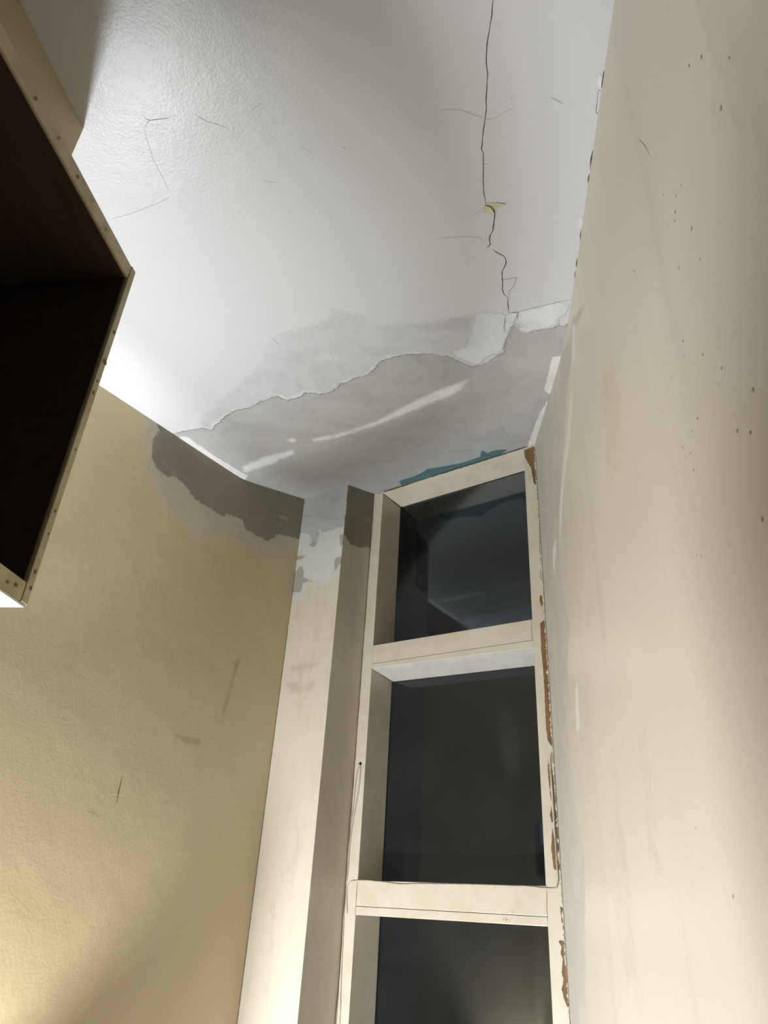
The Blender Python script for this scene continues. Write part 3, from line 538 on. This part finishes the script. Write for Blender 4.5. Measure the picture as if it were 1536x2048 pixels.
# bare wood and open joint along the top of the head
def ragged(pts, amp, n=4):
    out = []
    for a, b in zip(pts, pts[1:] + pts[:1]):
        for k in range(n):
            t = k / n
            out.append((a[0] + (b[0] - a[0]) * t + random.uniform(-amp, amp), a[1] + (b[1] - a[1]) * t + random.uniform(-amp, amp)))
    return out
def strip(name, pts3, w, nrm, mat, parent, inv=None):
    """ribbon of varying width lying on a surface"""
    pts = []
    for a, b in zip(pts3, pts3[1:]):
        a, b = Vector(a), Vector(b); L = (b - a).length; n = max(2, int(L / 0.006)); d = (b - a).normalized(); s = nrm.cross(d)
        for k in range(n):
            j = random.uniform(-1, 1) * min(0.0006, L * 0.1) if k else 0
            pts.append(a + (b - a) * (k / n) + s * j)
    pts.append(Vector(pts3[-1]))
    bm = bmesh.new(); prev = None
    for i, p in enumerate(pts):
        d = (pts[min(i + 1, len(pts) - 1)] - pts[max(i - 1, 0)]).normalized(); s = nrm.cross(d)
        e = min(i, len(pts) - 1 - i); tap = min(1.0, 0.35 + e * 0.22)
        ww = w * tap * random.uniform(0.65, 1.25) * 0.5
        q = (bm.verts.new(p - s * ww), bm.verts.new(p + nrm * 0.0002), bm.verts.new(p + s * ww))
        if prev:
            bm.faces.new((prev[0], prev[1], q[1], q[0])); bm.faces.new((prev[1], prev[2], q[2], q[1]))
        prev = q
    me = bpy.data.meshes.new(name); bm.to_mesh(me); bm.free()
    o = link(name, me, mat)
    o.parent = parent
    if inv is not None: o.matrix_parent_inverse = inv
    return o
WINV = Matrix.Translation(win.location).inverted()
nW = Vector(-LD)
strip('chip', [wp(0.045, -0.0014, 2.8165), wp(0.10, -0.0014, 2.8168), wp(0.17, -0.0014, 2.817)], 0.0075, nW, M['chip_wood'], win, WINV)
strip('joint', [wp(0.04, -0.0010, 2.8195), wp(0.2, -0.0010, 2.819), wp(0.4, -0.0010, 2.8185), wp(0.6, -0.0010, 2.8185)], 0.0055, nW, M['crack'], win, WINV)
strip('joint', [wp(U0 + .001, .002, 2.8114), wp(U0 + .001, .06, 2.8114), wp(U0 + .001, GD, 2.8114)], 0.002, Vector((0, 0, -1)), M['crack'], win, WINV)
# red-brown chip on the white underside
zc = 2.158
bm = bmesh.new()
pts = ragged([(0.452, 0.078), (0.50, 0.050), (0.583, 0.036), (0.583, 0.055), (0.53, 0.062), (0.50, 0.072)], 0.003, 4)
zu = lambda u, d: 2.1705 - 0.014 * (u - U0) / (U1 - U0) - 0.012 * d / (GD + 0.003) - 0.0006
bm.faces.new([bm.verts.new(Vector(wp(u, d, zu(u, d)))) for u, d in pts])
me = bpy.data.meshes.new('paint_chip'); bm.to_mesh(me); bm.free()
o = link('paint_chip', me, M['chip_red']); o.parent = lowb; o.matrix_parent_inverse = Matrix.Translation(win.location).inverted()
# hole that the cables come out of
hx, hz_ = D['hole']
bm = bmesh.new()
bmesh.ops.create_cone(bm, cap_ends=True, segments=18, radius1=0.005, radius2=0.005, depth=0.003)
bmesh.ops.transform(bm, matrix=Vector(LD).to_track_quat('Z', 'Y').to_matrix().to_4x4(), verts=bm.verts)
bmesh.ops.translate(bm, verts=bm.verts, vec=Vector(wp(hx, 0.0008, hz_)))
me = bpy.data.meshes.new('cable_hole'); bm.to_mesh(me); bm.free()
o = link('cable_hole', me, M['hole']); o.parent = win; o.matrix_parent_inverse = WINV

# ------------------------------------------------------------------ cables painted over on the frame
def strand(pts, r, z_end=None, out=0.0, parent=None):
    p3 = [wp(u, -r * 0.9 - out, z) for u, z in pts]
    if z_end is not None: p3.append(wp(pts[-1][0] - 0.004, -r * 0.9 - out, z_end))
    return tube('strand' if parent else 'cable', p3, r, M['cable'], parent)
pair = bpy.data.objects.new('cable', None); COL.objects.link(pair)
tag(pair, 'thin cream doubled cable hanging from the hole in the left jamb', 'cable', 'thin painted cables on the window frame')
strand(D['cable_a'], 0.0017, 0.98, 0.0, pair)
strand(D['cable_b'], 0.0017, 0.98, 0.0, pair)
tag(strand(D['cable_c'], 0.0018), 'thin cream cable along the lower rail and up the right jamb', 'cable', 'thin painted cables on the window frame')

# ------------------------------------------------------------------ cracks, specks, flake
def on_ceil(u, v, e):
    p = O + U * u + LD * v; p[2] = ceil_z(v) - e; return p
def on_lw(u, v, e):
    p = O * np.array([1, 1, 0]) + LD * u + U * e; p[2] = v; return p
nRW = np.array([-(WC[1] - YB), WC[0] - XR, 0]); nRW /= np.linalg.norm(nRW)
def on_rw(u, v, e):
    t = max((u - YB) / (WC[1] - YB), 0)
    return np.array([XR + (WC[0] - XR) * t - e, u, v])
def on_wf(u, v, e): return wp(u, -e, v)
HOST = {'ceil': (on_ceil, Vector((0, 0, -1)), ceiling, None), 'lw': (on_lw, Vector(U), wall_left, None),
        'rw': (on_rw, Vector((-1, 0, 0)), wall_right, None), 'wf': (on_wf, nW, win, WINV)}
for host, w, pts in D['cracks']:
    fn, nrm, par, inv = HOST[host]
    strip('crack', [fn(u, v, 0.0004) for u, v in pts], w * 0.00085, nrm, M['speck' if host == 'rw' else 'crack' if (w >= 1.3 or host in ('wf', 'lw')) else 'crack_mid' if w >= 0.85 else 'crack_faint'], par, inv)
# ragged dark gap where ceiling meets right wall
random.seed(3)
y = 0.55
while y < 1.16:
    L = random.uniform(0.006, 0.03)
    if random.random() < 0.62 and y > 0.62:
        t0 = Vector((XR - 0.001, y, 2.699 - random.uniform(0, 0.0015)))
        strip('crack', [t0, t0 + Vector((-random.uniform(0, 0.001), L * 0.5, 0)), t0 + Vector((0, L, 0))], random.uniform(0.0012, 0.003), Vector((-0.7, 0, -0.7)).normalized(), M['crack'], ceiling)
    y += L + random.uniform(0.004, 0.05)
def specks(name, host, data, mat):
    fn, nrm, par, inv = HOST[host]
    bm = bmesh.new()
    for u, v, r in data:
        n = 7; ph = random.random() * 6; k = random.uniform(1.0, 1.7); rr = r * 0.00046
        bm.faces.new([bm.verts.new(Vector(fn(u + rr * math.cos(ph + q * 6.283 / n) * random.uniform(.6, 1.1), v + k * rr * math.sin(ph + q * 6.283 / n) * random.uniform(.6, 1.1), 0.0005))) for q in range(n)])
    me = bpy.data.meshes.new(name); bm.to_mesh(me); bm.free()
    o = link(name, me, mat, par); o['kind'] = 'stuff'
    if inv is not None: o.matrix_parent_inverse = inv
strip('joint', [on_lw(0.2955, z, 0.0006) for z in (1.1, 1.3, 1.5, 1.7, 1.9, 2.1, 2.3)], 0.0016, Vector(U), M['crack'], wall_left)
strip('joint', [on_lw(0.2955, z, 0.0006) for z in (2.3, 2.4, 2.5)], 0.0010, Vector(U), M['crack'], wall_left)
RS = []
for k in range(60):
    uu = random.uniform(U0, U1)
    RS.append((uu, random.choice((random.uniform(1.50, 1.58), random.uniform(1.50, 1.512), random.uniform(2.19, 2.24))), random.choice((0.8, 1.0, 1.3, 2.0))))
RS += [(0.497, 1.527, 4.0), (0.50, 1.524, 3.0), (0.482, 1.508, 4.0), (0.475, 1.509, 3.0), (0.49, 1.507, 3.5), (0.535, 1.506, 2.0), (0.36, 1.51, 2.0)]
specks('dirt_specks', 'wf', RS, M['speck'])
specks('dirt_specks', 'rw', D['rspecks'], M['speck'])
specks('dirt_specks', 'ceil', D['cspecks'], M['speck'])
specks('dirt_specks', 'lw', D['lspecks'], M['speck'])
for poly, lift in zip(D['flake'], (0.0015, 0.004)):
    pts = ragged(list(poly), 0.0006, 3)
    cx = sum(p[0] for p in pts) / len(pts); cy = sum(p[1] for p in pts) / len(pts)
    u0 = min(p[0] for p in pts); u1 = max(p[0] for p in pts)
    bm = bmesh.new()
    ring = [bm.verts.new(Vector(on_ceil(u, v, 0.0006 + lift * ((u - u0) / (u1 - u0)) ** 2))) for u, v in pts]
    cen = bm.verts.new(Vector(on_ceil(cx, cy, 0.0006 + lift * 0.2)))
    for a, b in zip(ring, ring[1:] + ring[:1]): bm.faces.new((a, b, cen))
    ext = bmesh.ops.extrude_face_region(bm, geom=list(bm.faces))
    bmesh.ops.translate(bm, verts=[g for g in ext['geom'] if isinstance(g, bmesh.types.BMVert)], vec=(0, 0, 0.0005))
    bmesh.ops.recalc_face_normals(bm, faces=bm.faces)
    me = bpy.data.meshes.new('paint_flake'); bm.to_mesh(me); bm.free()
    o = link('paint_flake', me, M['flake'], ceiling); o['label'] = 'peeling cream paint flake at the crack'
# crumbling filler in the joint between jamb and right wall
random.seed(11)
bm = bmesh.new(); prev = None
z = 1.0
while z < 2.80:
    w1 = random.uniform(0.001, 0.006); w2 = random.uniform(0.0015, 0.007)
    if 1.25 < z < 1.75 and random.random() < 0.4: w1 *= 0.3
    t = 1.0
    base = Vector((WC[0], WC[1], z))
    a = bm.verts.new(base - Vector(U) * w1 - Vector(LD) * 0.0004)
    b = bm.verts.new(base - Vector(U) * w1 * 0.4 - Vector(LD) * random.uniform(0.001, 0.004))
    c = bm.verts.new(base + Vector((0.0003, -w2, 0)) + Vector((-0.0012, 0, 0)))
    if prev:
        bm.faces.new((prev[0], prev[1], b, a)); bm.faces.new((prev[1], prev[2], c, b))
    prev = (a, b, c); z += random.uniform(0.002, 0.006)
me = bpy.data.meshes.new('joint_filler'); bm.to_mesh(me); bm.free()
link('joint_filler', me, M['filler'], wall_right)

# ------------------------------------------------------------------ cupboard on the left, open towards the room
CX0, CX1, CY0, CY1, CZ0, CZ1 = -1.195, -0.504, -0.25, 0.6895, 1.780, 2.3144
cab = bpy.data.objects.new('wall_cupboard', None); COL.objects.link(cab)
cab.location = ((CX0 + CX1) / 2, (CY0 + CY1) / 2, CZ0)
tag(cab, 'open cream wall cupboard with a dark inside, high on the left', 'cupboard')
CINV = Matrix.Translation(cab.location).inverted()
def cpart(name, x0, x1, y0, y1, z0, z1, mat, bevel=0.002, parent=None):
    o = link(name, boxmesh(name, (x0, y0, z0), (x1 - x0, 0, 0), (0, y1 - y0, 0), (0, 0, z1 - z0), bevel), mat)
    o.parent = parent or cab; o.matrix_parent_inverse = CINV; return o
TB = 0.024; TE = 0.0125
top = cpart('top_board', CX0, CX1, CY0, CY1 - TE, CZ1 - TB, CZ1, M['cab'])
bot = cpart('bottom_board', CX0, CX1, CY0, CY1 - TE, CZ0 + 0.001, CZ0 + TB, M['cab'])
cpart('end_board', CX0, CX1 + 0.001, CY1 - TE, CY1, CZ0 + 0.001, CZ1 + 0.001, M['cab'])
cpart('end_board', CX0, CX1, CY0 - TB, CY0, CZ0, CZ1, M['cab'])
cpart('back_panel', CX0 - 0.003, CX0 + 0.006, CY0, CY1 - TE, CZ0, CZ1, M['cab_in'], 0)
# brown unpainted lining of the inside
cpart('lining', CX0 + 0.006, CX1 - 0.004, CY0, CY1 - TE, CZ1 - TB - 0.002, CZ1 - TB, M['cab_in'], 0)
cpart('lining', CX0 + 0.006, CX1 - 0.004, CY1 - TE - 0.002, CY1 - TE, CZ0 + TB, CZ1 - TB - 0.002, M['cab_in'], 0)
und = cpart('underside', CX0, CX1 - 0.0015, CY0, CY1 - 0.001, CZ0 - 0.002, CZ0 + 0.001, M['cab_under'], 0.0005)
bm = bmesh.new()
bm.faces.new([bm.verts.new((CX1 - 0.012 + a, 0.628 + b, CZ0 - 0.0024)) for a, b in ragged([(-0.02, -0.02), (0.002, -0.012), (0.004, 0.0), (-0.006, 0.006), (-0.03, 0.004)], 0.002, 3)])
me = bpy.data.meshes.new('paint_chip'); bm.to_mesh(me); bm.free()
o = link('paint_chip', me, M['chip_wood']); o.parent = und; o.matrix_parent_inverse = CINV
# nail holes and dents along the board edges
bm = bmesh.new()
random.seed(5)
for (yy, zz, r) in [(0.42, 2.301, .003), (0.47, 2.304, .0025), (0.52, 2.30, .003), (0.557, 2.303, .002), (0.60, 2.299, .0025), (0.64, 2.302, .002),
                    (0.684, 2.19, .004), (0.682, 2.10, .003), (0.685, 2.135, .0055), (0.683, 2.08, .0035), (0.684, 1.99, .002), (0.683, 1.90, .0025), (0.685, 1.87, .002), (0.683, 1.82, .003), (0.685, 1.80, .003), (0.66, 1.793, .004), (0.645, 1.79, .003)]:
    ph = random.random() * 6
    bm.faces.new([bm.verts.new((CX1 + 0.0016, yy + r * math.cos(ph + q) * random.uniform(.5, 1), zz + r * math.sin(ph + q) * random.uniform(.5, 1.2))) for q in (0, 1.1, 2.2, 3.2, 4.2, 5.3)])
me = bpy.data.meshes.new('nail_marks'); bm.to_mesh(me); bm.free()
o = link('nail_marks', me, plain('nail_mark', lin(128, 114, 84), 0.8)); o.parent = cab; o.matrix_parent_inverse = CINV; o['kind'] = 'stuff'
# boxed bulkhead between cupboard and ceiling
bh = link('wall_bulkhead', boxmesh('wall_bulkhead', (-1.2, -0.25, CZ1 + 0.002), (1.2 - 0.6941, 0, 0), (0, 0.25 + 0.6877, 0), (0, 0, 2.702 - CZ1 - 0.002), 0.0015), M['wall_plain'])
tag(bh, 'cream boxed bulkhead between the cupboard and the ceiling', kind='structure')

# ------------------------------------------------------------------ unseen floor lamp added at the inferred light; hood and shields cut its beams
lamp = bpy.data.objects.new('added_floor_lamp', None); COL.objects.link(lamp)
lamp.location = (LAMP_X, LAMP_Y, 0)
tag(lamp, 'unseen grey floor lamp added for the light, uplight bowl and hooded side head shaping its beams', 'lamp')
HOUSE0, HOUSE1, HOUSEZ, HOODR = -22, 70, LAMP_Z + 0.055, 0.0675
M['lamp'] = plain('lamp_metal', lin(120, 120, 122), 0.45)
def turned(name, profile, mat, seg=28):
    bm = bmesh.new(); rings = []
    for r, z in profile: rings.append([bm.verts.new((r * math.cos(2 * math.pi * k / seg), r * math.sin(2 * math.pi * k / seg), z)) for k in range(seg)])
    for a, b in zip(rings, rings[1:]):
        for k in range(seg): bm.faces.new((a[k], a[(k + 1) % seg], b[(k + 1) % seg], b[k]))
    bmesh.ops.recalc_face_normals(bm, faces=bm.faces)
    for f in bm.faces: f.smooth = True
    me = bpy.data.meshes.new(name); bm.to_mesh(me); bm.free()
    return link(name, me, mat, lamp)
turned('base', [(0.001, 0.002), (0.11, 0.002), (0.11, 0.015), (0.02, 0.022), (0.001, 0.022)], M['lamp'])
turned('pole', [(0.009, 0.02), (0.009, LAMP_Z - 0.09)], M['lamp'])
turned('pole', [(0.009, LAMP_Z + 0.122), (0.009, 1.66)], M['lamp'])
turned('uplight_bowl', [(0.009, 1.655), (0.03, 1.66), (0.06, 1.68), (0.075, 1.70), (0.073, 1.70), (0.058, 1.683), (0.001, 1.668)], M['lamp'])
turned('side_head', [(0.001, LAMP_Z - 0.09), (0.062, LAMP_Z - 0.09), (0.062, LAMP_Z - 0.086), (0.001, LAMP_Z - 0.086)], M['lamp'])
bm = bmesh.new()  # hood sector added to cut the dark band on the ceiling
arc = [(0.0, 0.0)] + [(HOODR * math.cos(math.radians(a)), HOODR * math.sin(math.radians(a))) for a in range(-75, 71, 5)]
lo = [bm.verts.new((x, y, LAMP_Z + 0.12)) for x, y in arc]; hi = [bm.verts.new((x, y, LAMP_Z + 0.123)) for x, y in arc]
bm.faces.new(lo); bm.faces.new(hi[::-1])
for k in range(len(arc)): bm.faces.new((lo[k], hi[k], hi[(k + 1) % len(arc)], lo[(k + 1) % len(arc)]))
bmesh.ops.recalc_face_normals(bm, faces=bm.faces)
me = bpy.data.meshes.new('beam_hood'); bm.to_mesh(me); bm.free()
link('beam_hood', me, M['lamp'], lamp)
# curved reflector behind the bulb, added to block light left and far right
bm = bmesh.new(); prev = None
a0, a1 = math.radians(HOUSE0), math.radians(HOUSE1 - 360)
for k in range(33):
    a = a0 + (a1 - a0) * k / 32
    q = [bm.verts.new((r * math.cos(a), r * math.sin(a), z)) for r, z in ((0.060, LAMP_Z - 0.088), (0.060, HOUSEZ), (0.062, HOUSEZ), (0.062, LAMP_Z - 0.088))]
    if prev:
        for e in range(4): bm.faces.new((prev[e], prev[(e + 1) % 4], q[(e + 1) % 4], q[e]))
    else: bm.faces.new(q)
    prev = q
bm.faces.new(prev[::-1])
bmesh.ops.recalc_face_normals(bm, faces=bm.faces)
me = bpy.data.meshes.new('beam_shield'); bm.to_mesh(me); bm.free()
link('beam_shield', me, M['lamp'], lamp)
for a in (3.0, 3.6, 4.2):
    tube('stay', [(0.066 * math.cos(a), 0.066 * math.sin(a), LAMP_Z - 0.088), (0.066 * math.cos(a), 0.066 * math.sin(a), LAMP_Z + 0.121)], 0.003, M['lamp'], lamp)
bm = bmesh.new(); prev = None  # shield added to keep the uplight off the left wall
for k in range(25):
    a = math.radians(82 + (238 - 82) * k / 24)
    q = [bm.verts.new((r * math.cos(a), r * math.sin(a), z)) for r, z in ((0.070, 1.69), (0.070, 1.90), (0.072, 1.90), (0.072, 1.69))]
    if prev:
        for e in range(4): bm.faces.new((prev[e], prev[(e + 1) % 4], q[(e + 1) % 4], q[e]))
    else: bm.faces.new(q)
    prev = q
bm.faces.new(prev[::-1])
bmesh.ops.recalc_face_normals(bm, faces=bm.faces)
me = bpy.data.meshes.new('back_shield'); bm.to_mesh(me); bm.free()
link('back_shield', me, M['lamp'], lamp)
